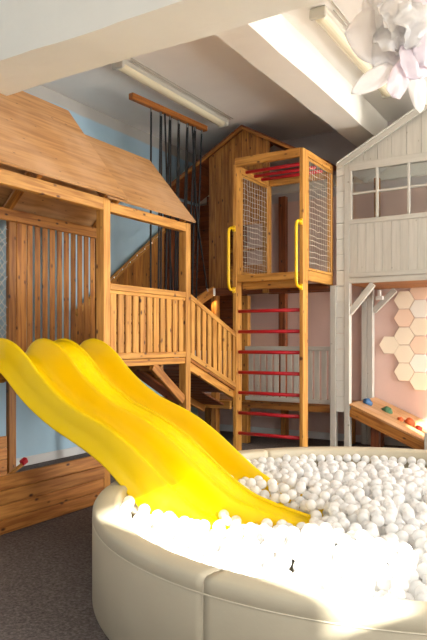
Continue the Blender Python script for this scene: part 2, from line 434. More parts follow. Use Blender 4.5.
# railing of the far bay
bx('top_rail', T, (PX - .07, PX - .002), (4.366, 5.564), (1.855, 1.913), 'pine')
bx('top_rail', T, (PX - .045, PX - .008), (4.366, 5.564), (1.822, 1.853), 'pine')
bx('bottom_rail', T, (PX - .05, PX), (4.366, 5.564), (1.233, 1.29), 'pine')
for k in range(11):
    y = 4.385 + k * .1075
    bx('slat', T, (PX - .035, PX - .014), (y, y + .079), (1.29, 1.826), 'pine')
bx('floor_beam', T, (PX - .06, PX - .012), (4.366, 5.564), (1.165, 1.228), 'pine')
bx('floor_beam', T, (PX - .06, PX - .012), (2.95, 4.276), (1.10, 1.215), 'pine')
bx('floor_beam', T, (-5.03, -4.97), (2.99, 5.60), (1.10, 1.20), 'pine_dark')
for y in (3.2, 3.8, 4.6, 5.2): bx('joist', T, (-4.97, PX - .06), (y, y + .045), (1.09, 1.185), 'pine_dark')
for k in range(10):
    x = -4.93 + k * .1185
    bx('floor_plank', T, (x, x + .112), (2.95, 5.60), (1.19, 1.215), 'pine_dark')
# back wall boards of the far bay, with gaps that show the blue wall
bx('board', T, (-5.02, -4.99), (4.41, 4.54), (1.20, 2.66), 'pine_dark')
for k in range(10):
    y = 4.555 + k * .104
    bx('board', T, (-5.012, -4.998), (y, y + .072), (1.20, 2.66), 'pine_dark')  # darker wood paints in the shade inside the tower
# diagonal braces
board('brace', T, (PX - .04, 5.03, 1.16), (PX - .04, 5.56, .78), .095, .045, 'pine_dark', n=(1, 0, 0))
board('brace', T, (-4.60, 5.60, 1.16), (-3.83, 5.60, .74), .09, .045, 'pine_brown', n=(0, 1, 0))
# low plank wall under the near bay at the back
for k in range(4): bx('low_plank', T, (-5.03, -5.0), (2.2, 4.30), (.02 + k * .113, .128 + k * .113), 'plank_floor')

def net(name, parent, o, u, v_, W, H, step, mat='white_net', r=.0016, diag=False, seg=4, sag=0.0):
    """cord net in the plane o + u, v"""
    o = V(o); u = V(u); v_ = V(v_); nrm = u.cross(v_)
    bm = bmesh.new()
    def wob(a, b): return o + u * a + v_ * b + nrm * (sag * noise.noise(V((a * 5, b * 5, 3)))) + u * (.25 * step * noise.noise(V((a * 9, b * 9, 1)))) + v_ * (.35 * step * noise.noise(V((a * 9, b * 9, 7))))
    if not diag:
        n = int(W / step)
        for i in range(n + 1):
            a = W * i / n; tube_into(bm, [wob(a, H * k / 14) - o for k in range(15)], r, seg)
        n = int(H / step)
        for j in range(n + 1):
            b = H * j / n; tube_into(bm, [wob(W * k / 8, b) - o for k in range(9)], r, seg)
    else:
        k = -int(H / step) - 1
        while k * step < W + H:
            for sgn in (1, -1):
                pts = []
                for q in range(40):
                    b = H * q / 39; a = k * step + (b if sgn > 0 else H - b)
                    if 0 <= a <= W: pts.append(wob(a, b) - o)
                if len(pts) > 1: tube_into(bm, pts, r, seg)
            k += 1
    me = bpy.data.meshes.new(name); bm.to_mesh(me); bm.free()
    return link(name, me, M[mat], parent, Matrix.Translation(o))
net('net', T, (-5.0, 2.99, 1.22), (0, 1, 0), (0, 0, 1), 1.31, 1.30, .085, mat='tower_net', diag=True, r=.0032)

# ------------------------------------------------------------------ low wall of planks in front of the tower
LW = thing('low_plank_wall', 'low wooden wall of stacked knotty planks standing on the carpet beside the ball pit', 'wall', (-3.70, 3.2, 0))
for k in range(4):
    y = 1.2; seglen = [1.55, 1.9][k % 2]; first = True
    while y < 4.25:
        e = min(4.25, y + (seglen if not first else seglen * (.6 if k % 2 else 1)))
        bx('plank', LW, (-3.735 - .003 * (k % 2), -3.70 - .003 * (k % 2)), (y, e - .003), (.004 + k * .1055, .106 + k * .1055), 'plank_floor', bev=.005)
        y = e; first = False
st = thing('toy_stick', 'thin wooden stick with a red plastic tip leaning behind the low plank wall', 'toy', (-4.0, 2.75, 0))
board('stick', st, (-4.0, 2.70, .012), (-4.0, 3.60, .41), .028, .022, 'pine', n=(1, 0, 0))
board('red_tip', st, (-4.0, 3.58, .416), (-4.0, 3.635, .44), .048, .042, 'red', n=(1, 0, 0), bev=.008)

# ------------------------------------------------------------------ yellow double slide
RIM = [(-3.93, 1.27), (-3.90, 1.33), (-3.85, 1.39), (-3.75, 1.425), (-3.66, 1.42), (-3.57, 1.385), (-3.49, 1.335), (-3.41, 1.265), (-3.33, 1.18),
       (-3.17, 1.055), (-3.0, .958), (-2.79, .885), (-2.68, .84), (-2.52, .75), (-2.40, .665), (-2.30, .59), (-2.14, .475), (-1.98, .39), (-1.80, .345), (-1.55, .30)]
BOT = [(-3.93, 1.215), (-3.80, 1.215), (-3.72, 1.19), (-3.66, 1.16), (-3.57, 1.075), (-3.466, .985), (-3.33, .895), (-3.16, .805), (-3.0, .74), (-2.87, .685), (-2.71, .60), (-2.61, .52),
       (-2.48, .41), (-2.36, .33), (-2.2, .25), (-2.0, .19), (-1.8, .155), (-1.55, .14)]
def interp(tab, x):
    if x <= tab[0][0]: return tab[0][1]
    for i in range(len(tab) - 1):
        (a, b), (c, d) = tab[i], tab[i + 1]
        if x <= c: return b + (d - b) * (x - a) / (c - a)
    return tab[-1][1]
def smooth_tab(tab, x, h=.05):
    return sum(interp(tab, x + k * h / 3) for k in range(-3, 4)) / 7
SL = thing('double_slide', 'glossy yellow plastic double wave slide running down into the ball pit', 'slide', (-2.8, 3.62, 0))
def section(x):
    r = smooth_tab(RIM, x) if x > -3.9 else interp(RIM, x); b = smooth_tab(BOT, x); f = min(b + .055, r - .02)
    return r, b, f
SX = [-3.93 + 2.38 * i / 64 for i in range(65)]
def loft(name, rings, base):
    ns = len(rings[0]); vs = [p for r in rings for p in r]; fs = []
    for i in range(len(rings) - 1):
        for k in range(ns):
            a = i * ns + k; b_ = i * ns + (k + 1) % ns
            fs.append((a, b_, b_ + ns, a + ns))
    fs.append(tuple(range(ns))[::-1]); fs.append(tuple(range((len(rings) - 1) * ns, len(rings) * ns)))
    return mesh_obj(name, SL, vs, fs, 'yellow_plastic', base=base, smooth=True)
def lane(yc, hw):
    rings = []
    for x in SX:
        r, b, f = section(x); h = r - f
        half = [(-hw - .006, b), (-hw - .010, b + .014), (-hw + .004, b + .022), (-hw + .008, f + h * .4), (-hw + .012, r - .022), (-hw + .019, r - .006),
                (-hw + .028, r), (-hw + .037, r - .009), (-hw + .044, r - .032), (-hw + .056, f + h * .52), (-hw + .072, f + h * .22), (-hw + .098, f + h * .06), (-hw + .13, f + .004)]
        ring = half + [(0, f - .004)] + [(-y, z) for (y, z) in half[::-1]] + [(hw - .02, b), (hw - .05, b + .02), (-hw + .05, b + .02), (-hw + .02, b)]
        rings.append([(x, yc + y, z) for (y, z) in ring])
    return loft('lane', rings, (-2.8, yc, 0))
def divider(y0, y1):
    rings = []
    for x in SX:
        r, b, f = section(x); m = (y0 + y1) / 2
        t = r - .014
        rings.append([(x, y0, t), (x, y0 + .03, t - .022), (x, m, t - .030), (x, y1 - .03, t - .022), (x, y1, t), (x, y1, t - .05), (x, m, t - .06), (x, y0, t - .05)])
    return loft('divider', rings, (-2.8, (y0 + y1) / 2, 0))
L1, L2 = (3.342, .230), (3.932, .202)
lane(*L1); lane(*L2); divider(L1[0] + L1[1] - .012, L2[0] - L2[1] + .012)


# ------------------------------------------------------------------ ball pit
PC = V((-1.10, 3.76, 0)); PR = 1.71; PH = .50; PT = .14
BP = thing('ball_pit', 'round cream leatherette ball pit with padded rim full of milky balls', 'ball pit', PC)
def arc_panel(a0, a1, n=28):
    prof = [(PR - .012, .0), (PR, .012), (PR, PH - .075), (PR - .004, PH - .066), (PR, PH - .056), (PR - .002, PH - .020), (PR - .009, PH - .008), (PR - .022, PH - .001), (PR - .07, PH + .001),
            (PR - PT + .025, PH - .001), (PR - PT + .010, PH - .008), (PR - PT + .002, PH - .020), (PR - PT, PH - .07), (PR - PT, .0)]
    vs = []; fs = []; m = len(prof)
    for i in range(n + 1):
        t = i / n; a = a0 + (a1 - a0) * t
        e = min(t, 1 - t) * (a1 - a0) * PR
        dip = .002 * math.exp(-(e / .012) ** 2)
        for (r, z) in prof:
            rr = r - dip if r > PR - PT / 2 else r + dip
            zz = z - (dip if z > PH - .08 else 0)
            vs.append((PC.x + rr * math.cos(a), PC.y + rr * math.sin(a), zz))
    for i in range(n):
        for k in range(m):
            p = i * m + k; q = i * m + (k + 1) % m
            fs.append((p, q, q + m, p + m))
    fs.append(tuple(range(m))); fs.append(tuple(range(n * m, (n + 1) * m))[::-1])
    return mesh_obj('padded_panel', BP, vs, fs, 'leather', base=PC, smooth=True)
A0 = math.atan2(-1.66, -.205)
NP = 6
for k in range(NP):
    arc_panel(A0 + 2 * math.pi * k / NP + .0008, A0 + 2 * math.pi * (k + 1) / NP - .0008, 44)
def ring_tube(name, r, z, rad):
    tube(name, BP, [(PC.x + r * math.cos(a * math.pi / 90), PC.y + r * math.sin(a * math.pi / 90), z) for a in range(180)], rad, 'piping', seg=6, base=PC, closed=True)
ring_tube('piping', PR - .002, PH - .066, .003)
ring_tube('piping', PR - PT + .028, PH - .0035, .0025)
for k in range(NP):
    a = A0 + 2 * math.pi * k / NP; ca, sa = math.cos(a), math.sin(a)
    pts = [(PC.x + r * ca, PC.y + r * sa, z) for (r, z) in ((PR, .01), (PR, PH - .075), (PR - .003, PH - .03), (PR - .016, PH - .012), (PR - .036, PH - .002), (PR - .07, PH + .001), (PR - PT + .02, PH - .006))]
    tube('seam_piping', BP, pts, .0022, 'piping', seg=6)
fl = [(PC.x + (PR - PT + .01) * math.cos(a * math.pi / 36), PC.y + (PR - PT + .01) * math.sin(a * math.pi / 36), .02) for a in range(72)]
mesh_obj('pit_floor', BP, fl, [tuple(range(72))], 'leather', base=PC)

# ------------------------------------------------------------------ climbing tower with the red rungs
CT = thing('climbing_tower', 'tall wooden climbing tower with red ladder rungs and net-sided cage on top', 'climbing frame', (-3.31, 7.1, 0))
CX0, CX1, CY0, CY1 = -3.74, -2.88, 6.63, 7.56
for x in (CX0 - .045, CX1 - .045):
    bx('ladder_post', CT, (x, x + .045), (CY0, CY0 + .14), (0, 3.57 if x > -3.3 else 3.50), 'pine')
bx('rear_post', CT, (CX0 - .09, CX0), (CY1 - .07, CY1 + .02), (2.03, 3.50), 'pine')
bx('rear_post', CT, (CX1 - .06, CX1), (CY1 - .06, CY1), (2.09, 3.50), 'pine')
for k in range(7):
    z = 1.753 - k * .2425
    tube('rung', CT, [(CX0 - .01, CY0 + .07, z), (CX1 - .04, CY0 + .07, z)], .021, 'red', seg=12)
bx('top_beam', CT, (CX0 - .02, CX1 - .045), (CY0, CY0 + .05), (3.475, 3.575), 'pine')
bx('top_beam', CT, (CX1 - .045, CX1), (CY0 + .14, CY1), (3.50, 3.575), 'pine')
bx('top_beam', CT, (CX0 - .045, CX0), (CY0 + .14, CY1 - .07), (3.42, 3.50), 'pine')
bx('top_beam', CT, (CX0, CX1 - .06), (CY1 - .05, CY1), (3.42, 3.50), 'pine')
for y in (6.88, 7.10, 7.30):
    tube('red_bar', CT, [(CX0, y, 3.46), (CX1 - .045, y, 3.46)], .021, 'red', seg=12)
# floor of the cage
bx('floor_beam', CT, (CX0 + .0, CX1 - .045), (CY0 + .02, CY0 + .065), (2.10, 2.185), 'pine')
bx('floor_beam', CT, (CX1 - .045, CX1), (CY0 + .14, CY1), (2.09, 2.205), 'pine')
bx('floor_beam', CT, (CX0 - .045, CX0), (CY0 + .14, CY1 - .07), (2.09, 2.205), 'pine')
bx('floor_beam', CT, (CX0, CX1 - .045), (CY1 - .06, CY1 - .01), (2.03, 2.12), 'pine_brown')
bx('joist', CT, (CX0, CX1 - .045), (CY0 + .16, CY0 + .205), (2.02, 2.165), 'pine')
for k in range(7):
    y = CY0 + .07 + k * .12
    bx('floor_plank', CT, (CX0 + .002, CX1 - .047), (y, y + .113), (2.168, 2.19), 'pine_dark')
# net frames on both sides
def net_panel(x, y0, y1, z0, z1):
    t = .028
    bx('net_frame', CT, (x - .012, x + .012), (y0, y0 + t), (z0, z1), 'pine')
    bx('net_frame', CT, (x - .012, x + .012), (y1 - t, y1), (z0, z1), 'pine')
    bx('net_frame', CT, (x - .012, x + .012), (y0 + t, y1 - t), (z0, z0 + t), 'pine')
    bx('net_frame', CT, (x - .012, x + .012), (y0 + t, y1 - t), (z1 - t, z1), 'pine')
    net('net', CT, (x, y0 + t, z0 + t), (0, 1, 0), (0, 0, 1), y1 - y0 - 2 * t, z1 - z0 - 2 * t, .062, r=.0021, sag=.012)
net_panel(CX1 - .012, CY0 + .145, CY1 - .002, 2.21, 3.49)
net_panel(CX0 - .012, CY0 + .145, CY1 - .075, 2.21, 3.41)
for x in (CX0 - .022, CX1 - .022):
    yy = CY0
    h = tube('grab_handle', CT, [(x, yy, 2.735), (x, yy - .085, 2.735), (x, yy - .125, 2.715), (x, yy - .14, 2.67), (x, yy - .14, 2.07), (x, yy - .125, 2.025), (x, yy - .085, 2.005), (x, yy, 2.005)], .0175, 'handle', seg=10)
    for z in (2.005, 2.735): bx('mounting_foot', h, (x - .021, x + .021), (yy - .025, yy - .0005), (z - .035, z + .035), 'handle', bev=.006)

# ------------------------------------------------------------------ playhouse on stilts behind the climbing tower
PH_ = thing('playhouse', 'brown vertical-plank playhouse with a pitched roof reaching up to the ceiling', 'playhouse', (-4.3, 8.05, 0))
GY = 7.62
def roofz(x): return 4.30 - .545 * abs(x + 4.19)
xs = [-4.75 + k * .1055 for k in range(10)]
for k in range(9):
    x0, x1 = xs[k], xs[k + 1] - .004
    zb = 2.13 if k < 3 else 3.02
    top = [(roofz(x0) - .02 - zb, 0), (roofz(x1) - .02 - zb, x1 - x0)]
    poly = [(0, 0)] + [top[0]] + ([(4.28 - zb, -4.19 - x0)] if x0 < -4.19 < x1 else []) + [top[1]] + [(0, x1 - x0)]
    prism('plank', PH_, (x0, GY + .022 - .003 * (k % 2), zb), (0, 0, 1), (1, 0, 0), poly, .022, 'pine_dark', bev=.005)
bx('sill', PH_, (-4.43, -3.80), (GY - .012, GY + .03), (2.97, 3.03), 'pine_dark')
bx('window_bar', PH_, (-4.43, -3.84), (GY + .0, GY + .025), (2.62, 2.65), 'pine_dark')
for k in range(3): bx('plank', PH_, (-4.43, -3.84), (GY, GY + .022), (2.13 + k * .10, 2.226 + k * .10), 'pine_dark')
# gable trim and roof boards
board('barge_board', PH_, (-5.52, GY - .03, roofz(-5.52) - .005), (-4.19, GY - .03, 4.295), .05, .025, 'pine_dark', n=(0, 1, 0))
board('barge_board', PH_, (-2.98, GY - .03, roofz(-2.98) - .005), (-4.19, GY - .03, 4.295), .05, .025, 'pine_dark', n=(0, 1, 0))
for s in (-1, 1):
    xe = -5.53 if s < 0 else -2.95
    n = 11
    for k in range(n):
        xa = -4.19 + (xe + 4.19) * k / n; xb = -4.19 + (xe + 4.19) * (k + .97) / n
        mid = V(((xa + xb) / 2, 0, (roofz(xa) + roofz(xb)) / 2 + .014))
        wd = (V((xa, 0, roofz(xa))) - V((xb, 0, roofz(xb)))).length
        board('roof_board', PH_, (mid.x, GY - .05, mid.z), (mid.x, 8.56, mid.z), wd, .02, 'pine_brown', n=(s * .545, 0, 1), bev=.002)
# inner lining: boards along the blue wall and across the back
for k in range(22):
    z = 1.25 + k * .127
    if z < 3.5: bx('lining_board', PH_, (-5.555, -5.53), (GY + .05, 8.55), (z, z + .126), 'pine_brown', bev=.001)
    if z < 3.9: bx('lining_board', PH_, (max(-5.52, -4.19 - (4.28 - z - .122) / .545), -4.62), (8.515, 8.54), (z, z + .126), 'pine_brown', bev=.001)
bx('floor_deck', PH_, (-5.52, -3.84), (GY + .03, 8.51), (2.10, 2.13), 'pine_brown')
bx('floor_beam', PH_, (-5.52, -3.80), (GY - .02, GY + .03), (2.03, 2.13), 'pine_brown')
bx('floor_beam', PH_, (-3.80, -2.90), (GY - .02, GY + .03), (2.02, 2.10), 'pine_brown')
bx('post', PH_, (-4.72, -4.63), (GY + .03, GY + .12), (0, 2.10), 'pine_dark')
bx('post', PH_, (-4.06, -3.95), (8.45, 8.54), (.58, 3.50), 'pine_brown')
bx('post', PH_, (-5.50, -5.41), (GY + .03, GY + .12), (0, 3.50), 'pine_brown')
board('brace', PH_, (-4.66, GY + .02, 1.62), (-5.05, GY + .02, 2.03), .08, .045, 'pine_dark', n=(0, 1, 0))
# small lit spot lamp below the floor
sp = thing('spot_lamp', 'small white cylindrical spot lamp shining down the post under the brown playhouse', 'lamp', (-4.62, GY - .08, 2.02))
tube('lamp_body', sp, [(-4.62, GY - .08, 2.125), (-4.62, GY - .08, 2.03)], .034, 'plastic_white', seg=20)
tube('lens', sp, [(-4.62, GY - .08, 2.031), (-4.62, GY - .08, 2.026)], .026, 'lens', seg=20)
pl = bpy.data.lights.new('spot_glow', 'SPOT'); pl.energy = 30; pl.color = (1, .68, .32); pl.spot_size = 1.7; pl.spot_blend = .6; pl.shadow_soft_size = .03
po = bpy.data.objects.new('spot_glow', pl); C.objects.link(po); po.location = (-4.62, GY - .08, 2.02); po.rotation_euler = (math.radians(25), 0, 0)

# ------------------------------------------------------------------ stairs up to the playhouse
ST = thing('plank_stairs', 'brown wooden stairs from the tower up to the plank playhouse, with plank side wall', 'stairs', (-5.0, 6.6, 1.2))
for x in (-4.62, -5.42):
    board('stringer', ST, (x, 5.70, 1.30), (x, 7.56, 2.10), .13, .04, 'pine_dark', n=(1, 0, 0))
for k in range(6):
    y = 5.78 + k * .29; z = 1.36 + k * .125
    bx('tread', ST, (-5.40, -4.64), (y, y + .22), (z, z + .03), 'pine_brown')
y = 5.75
def guard(y): return 2.18 + .705 * (y - 6.39)
while y < 7.55:
    y1 = y + .098
    poly = [(0, 0), (max(.05, guard(y) - 1.22), 0), (max(.06, guard(y1) - 1.22), y1 - y), (0, y1 - y)]
    prism('side_plank', ST, (-5.50, y, 1.22), (0, 0, 1), (0, 1, 0), poly, -.02, 'pine_dark', bev=.0015)
    y += .102
board('handrail', ST, (-5.475, 5.75, guard(5.75)), (-5.475, 7.58, guard(7.58)), .07, .035, 'pine', n=(1, 0, 0))
fl_ = thing('fairy_lights', 'string of tiny white fairy lights along the sloping stair rail', 'lights', (-5.44, 6.4, 2.2))
pts = []
for k in range(60):
    y = 6.35 + k * .02; pts.append((-5.445 + .006 * math.sin(k * 1.3), y, guard(y) + .02 + .012 * math.sin(k * .7)))
tube('cord', fl_, pts, .0022, 'white_net', seg=4)
for k in range(4, 60, 8):
    p = V(pts[k]); tube('bulb', fl_, [p + V((.004, 0, -.016)), p + V((.004, 0, -.008)), p + V((.004, 0, .004))], [.003, .007, .003], 'bulb', seg=6)

# ------------------------------------------------------------------ ramp with slatted side down to the walkway
RP = thing('ramp', 'sloping wooden ramp with a slatted side rail between the tower and the red-runged ladder', 'ramp', (-4.2, 6.5, .5))
def rt(y): return 1.872 - .41 * (y - 5.66)
def rb(y): return 1.25 - .39 * (y - 5.66)
board('top_rail', RP, (PX - .03, 5.66, rt(5.66)), (PX - .03, 6.70, rt(6.70)), .055, .05, 'pine', n=(1, 0, 0))
board('bottom_rail', RP, (PX - .025, 5.66, rb(5.66)), (PX - .025, 6.70, rb(6.70)), .055, .045, 'pine', n=(1, 0, 0))
for k in range(9):
    y = 5.685 + k * .112; y1 = y + .072
    poly = [(0, 0), (rt(y) - rb(y) - .02, 0), (rt(y1) - rb(y) - .02, .072), (rb(y1) - rb(y), .072)]
    prism('slat', RP, (PX - .032, y, rb(y) + .01), (0, 0, 1), (0, 1, 0), poly, -.02, 'pine', bev=.0015)
board('stringer', RP, (PX - .06, 5.66, rb(5.66) - .105), (PX - .06, 6.72, rb(6.72) - .105), .085, .045, 'pine', n=(1, 0, 0))
board('stringer', RP, (PX - .035, 5.66, rb(5.66) - .045), (PX - .035, 6.70, rb(6.70) - .045), .03, .045, 'pine_dark', n=(1, 0, 0))
board('stringer', RP, (-4.66, 5.66, rb(5.66) - .105), (-4.66, 7.36, rb(7.36) - .105), .085, .045, 'pine_dark', n=(1, 0, 0))
for k in range(15):
    y = 5.70 + k * .113
    board('deck_board', RP, (-4.72, y, rb(y) - .045), (PX - .085 if y < 6.75 else -4.32, y, rb(y) - .045), .107, .022, 'pine_brown', n=(0, .39, 1))
# walkway and its grey rail
WK = thing('walkway', 'low wooden walkway with grey slatted railing behind the red-runged ladder', 'walkway', (-3.9, 8.0, 0))
bx('beam', WK, (-5.45, -2.90), (7.66, 7.71), (.49, .575), 'pine_dark')
bx('beam', WK, (-5.45, -4.27), (7.40, 7.45), (.49, .60), 'pine')
for k in range(7):
    y = 7.46 + k * .155
    if y < 7.72: continue
    bx('deck_plank', WK, (-5.45, -2.80), (y, y + .15), (.55, .58), 'pine_dark')
bx('post', WK, (-4.26, -4.17), (7.71, 7.80), (0, 2.02), 'pine')
for (x, y) in ((-5.3, 8.40), (-4.0, 8.40), (-3.0, 8.40)): bx('post', WK, (x, x + .09), (y, y + .09), (0, .55), 'pine_dark')
bx('grey_top_rail', WK, (-4.17, -2.91), (7.63, 7.70), (1.275, 1.33), 'grey')
bx('grey_bottom_rail', WK, (-4.17, -2.91), (7.64, 7.68), (.60, .655), 'grey')
for k in range(13):
    x = -4.13 + k * .0955
    bx('grey_slat', WK, (x, x + .066), (7.665, 7.685), (.645, 1.285), 'grey')

# ------------------------------------------------------------------ ropes hanging from the bar under the ceiling
RB = tag(board('rope_bar', None, (-4.62, 5.74, 4.20), (-4.50, 7.16, 4.20), .07, .07, 'bar_wood', n=(0, 0, 1), bev=.006),
         'orange-brown wooden bar fixed under the ceiling, black ropes hanging from it', 'bar')
def barp(t): return V((-4.62 + .12 * t, 5.74 + 1.42 * t, 4.165))
RG = 'black ropes hanging beside the stairs'
ORD = ['first', 'second', 'third', 'fourth', 'fifth', 'sixth', 'last']
def rope(pts, r=.0125, hook=True, clip=False, n=0):
    top = V(pts[0])
    R_ = thing('climbing_rope', 'black rope on the %s hook of the ceiling bar, counting from the plywood roof' % ORD[n], 'rope', top, RG)
    tube('cord', R_, pts, r, 'rope', seg=6, base=top)
    if hook: tube('eye_hook', R_, [top + V((0, 0, .0)), top + V((0, 0, -.05))], .012, 'metal', seg=8)
    if clip:
        e = V(pts[-1]); tube('snap_hook', R_, [e, e + V((.01, .01, -.05))], .009, 'metal', seg=6)
fr = [.25, .37, .49, .61, .73, .84, .945]
for i, t in enumerate(fr):
    p = barp(t); stp = V((-4.60, p.y, 1.34 + .43 * (p.y - 5.70) + .03))
    for j in range(2):
        if i in (0, 6) and j: continue
        dy = (j - .5) * (.10 if i in (2, 5) else .05) if i not in (0, 6) else 0
        q = p + V((0, (j - .5) * .014, 0))
        end = V((-4.60, stp.y + dy, max(1.45, stp.z)))
        mid = q.lerp(end, .5) + V((0, .012 * (j - .5), 0))
        rope([q, q.lerp(mid, .5), mid, mid.lerp(end, .5), end], hook=(j == 0), clip=(i >= 5 and j == 0) or i == 6, n=i)
rope([barp(.42), barp(.45) + V((0, .02, -1.2)), V((-4.60, 6.55, 1.85))], hook=False, n=2)
rope([barp(.80), barp(.84) + V((0, .05, -1.2)), V((-4.60, 7.35, 2.12))], hook=False, clip=True, n=5)

# ------------------------------------------------------------------ grey loft house
GL = thing('grey_loft_house', 'pale grey painted loft house on posts with paned window and pitched gable', 'playhouse', (-1.65, 8.0, 0))
LY = 7.5; LX0, LX1 = -2.72, -0.61; RGX = -1.62
bx('post', GL, (LX0, LX0 + .068), (LY, LY + .09), (0, 3.60), 'grey')
bx('post', GL, (-2.90, -2.825), (LY, LY + .075), (0, 2.085), 'grey')
bx('post', GL, (LX1, LX1 + .068), (LY, LY + .09), (0, 3.60), 'grey')
bx('post', GL, (LX1, LX1 + .068), (8.47, 8.56), (0, 3.60), 'grey')
for k in range(9): bx('side_plank', GL, (LX1 + .01, LX1 + .028), (LY + .095 + k * .097, LY + .19 + k * .097), (2.13, 2.90), 'grey', bev=.003)
bx('side_rail', GL, (LX1 + .004, LX1 + .05), (LY + .095, 8.46), (2.905, 2.965), 'grey')
bx('bottom_beam', GL, (LX0 + .068, LX1), (LY + .004, LY + .07), (2.10, 2.165), 'grey')
bx('trim_board', GL, (LX0 + .068, LX1), (LY - .006, LY + .02), (2.168, 2.225), 'grey')
for k in range(20):
    x = LX0 + .07 + k * .1018
    bx('wall_plank', GL, (x, x + .0998), (LY + .008, LY + .026), (2.225, 2.825), 'grey', bev=.003)
bx('window_sill', GL, (LX0 + .068, LX1), (LY - .008, LY + .05), (2.815, 2.872), 'grey')
bx('window_head', GL, (LX0 + .068, LX1), (LY - .004, LY + .05), (3.462, 3.56), 'grey')
bx('window_jamb', GL, (LX0 + .068, LX0 + .10), (LY, LY + .045), (2.872, 3.462), 'grey')
MUL = [-2.312 + .372 * k for k in range(5)]
for x in MUL:
    bx('mullion', GL, (x - .016, x + .016), (LY, LY + .04), (2.872, 3.462), 'grey')
for (a, b_) in zip([LX0 + .10] + [x + .016 for x in MUL], [x - .016 for x in MUL] + [LX1]):
    bx('muntin', GL, (a, b_), (LY + .004, LY + .036), (3.172, 3.20), 'grey')
    bx('pane', GL, (a, b_), (LY + .018, LY + .022), (2.872, 3.172), 'glass', bev=0)
    bx('pane', GL, (a, b_), (LY + .018, LY + .022), (3.20, 3.462), 'glass', bev=0)
def groof(x): return 3.615 + .515 * ((x if x < RGX else 2 * RGX - x) + 2.70)
x0 = LX0 + .068
while x0 < LX1 - .01:
    x1 = min(x0 + .166, LX1); z0 = 3.56
    poly = [(0, 0), (groof(x0) - .015 - z0, 0)] + ([(groof(RGX) - .015 - z0, RGX - x0)] if x0 < RGX < x1 else []) + [(groof(x1) - .015 - z0, x1 - x0), (0, x1 - x0)]
    prism('gable_plank', GL, (x0, LY + .03, z0), (0, 0, 1), (1, 0, 0), poly, .02, 'grey', bev=.002)
    x0 += .17
for (xa, s_) in ((-2.80, -1), (-.44, 1)):
    board('barge_board', GL, (xa, LY - .022, groof(xa) - .03), (RGX, LY - .022, groof(RGX) - .03), .075, .022, 'grey', n=(0, 1, 0))
    board('drip_edge', GL, (xa, LY - .03, groof(xa) + .012), (RGX, LY - .03, groof(RGX) + .012), .014, .05, 'grey', n=(0, 1, 0), bev=.002)
    for k in range(6):
        y = LY + .08 + k * .182
        board('roof_board', GL, (xa, y, groof(xa) + .002), (RGX, y, groof(RGX) + .002), .178, .018, 'grey', n=(s_ * .515, 0, 1))
for k in range(7):
    y = LY + .08 + k * .14
    bx('floor_plank', GL, (LX0 + .02, LX1 + .06), (y, y + .134), (2.10, 2.125), 'pine_dark')
for (x0, x1) in ((-2.825, -2.75), (-2.745, -2.67)):
    bx('rear_post', GL, (x0, x1), (8.47, 8.56), (.0, 2.10), 'grey')
board('brace', GL, (-2.665, LY + .045, 1.74), (-2.37, LY + .045, 2.085), .075, .05, 'grey', n=(0, 1, 0))
board('brace', GL, (-2.67, 8.52, 1.80), (-2.38, 8.52, 2.08), .075, .05, 'grey', n=(0, 1, 0))
bx('post', GL, (-2.60, -2.53), (8.30, 8.37), (2.12, 3.55), 'pine_dark')
# white block column beside it
WC = thing('white_column', 'narrow white column of stacked painted blocks between two grey posts', 'column', (-2.77, LY, .5))
zb = .53
for k in range(16):
    bx('block', WC, (-2.822, -2.722), (LY + .012 + .002 * (k % 3), LY + .09), (zb, zb + .189), 'white_block', bev=.003)
    zb += .193

# ------------------------------------------------------------------ sloping climbing board with holds
def rampz(x): return .623 - .42 * (x + 2.62)
CR = thing('climbing_ramp', 'sloping brown wooden climbing board along the pink wall under the grey loft', 'climbing board', (-2.1, 8.0, 0))
ux = V((1, 0, -.42)).normalized(); nz_ = V((.42, 0, 1)).normalized()
nb = 6; yb = (8.57 - 7.505) / nb
for k in range(nb):
    yc = 7.505 + (k + .5) * yb
    a = V((-2.66, yc, rampz(-2.66))) - nz_ * .012; b_ = V((-1.42, yc, rampz(-1.42))) - nz_ * .012
    board('deck_plank', CR, a, b_, yb - .002, .024, 'ply', n=nz_, bev=.002)
a = V((-2.62, 7.53, rampz(-2.62))) - nz_ * .085; b_ = V((-1.44, 7.53, rampz(-1.44))) - nz_ * .085
board('side_beam', CR, a, b_, .12, .045, 'pine_dark', n=(0, 1, 0))
bx('leg', CR, (-2.42, -2.32), (7.60, 7.69), (0, .40), 'pine_brown')
bx('leg', CR, (-2.60, -2.50), (8.36, 8.45), (0, .53), 'pine_brown')
bx('end_post', CR, (-1.745, -1.675), (7.42, 7.50), (0, .36), 'grey')
bx('leg', CR, (-1.52, -1.44), (8.40, 8.48), (0, .08), 'pine_brown')
def hold(x, y, sx, sy, sz, mat, label, seed):
    bm = bmesh.new(); bmesh.ops.create_icosphere(bm, subdivisions=3, radius=1)
    for v in bm.verts:
        d = 1 + .28 * noise.noise(v.co * 1.6 + V((seed, 0, 0)))
        v.co = V((v.co.x * sx * d, v.co.y * sy * d, max(0, v.co.z * sz * d + sz * .15)))
    me = bpy.data.meshes.new('climbing_hold'); bm.to_mesh(me); bm.free()
    mtx = Matrix.Translation((x, y, rampz(x))) @ frame(ux, nz_)
    h = link('climbing_hold', me, M[mat], None, mtx, smooth=True)
    return tag(h, label, 'climbing hold', 'climbing holds on the sloping board')
hold(-2.58, 7.96, .065, .06, .055, 'hold_blue', 'blue climbing hold on the sloping brown board', 1)
hold(-2.35, 8.04, .065, .06, .055, 'hold_green', 'dark green climbing hold on the sloping brown board', 5)
hold(-2.05, 7.98, .072, .065, .06, 'hold_orange', 'larger orange climbing hold on the sloping brown board', 9)
hold(-2.15, 7.92, .036, .035, .035, 'hold_orange', 'small orange climbing hold next to the larger orange one', 13)
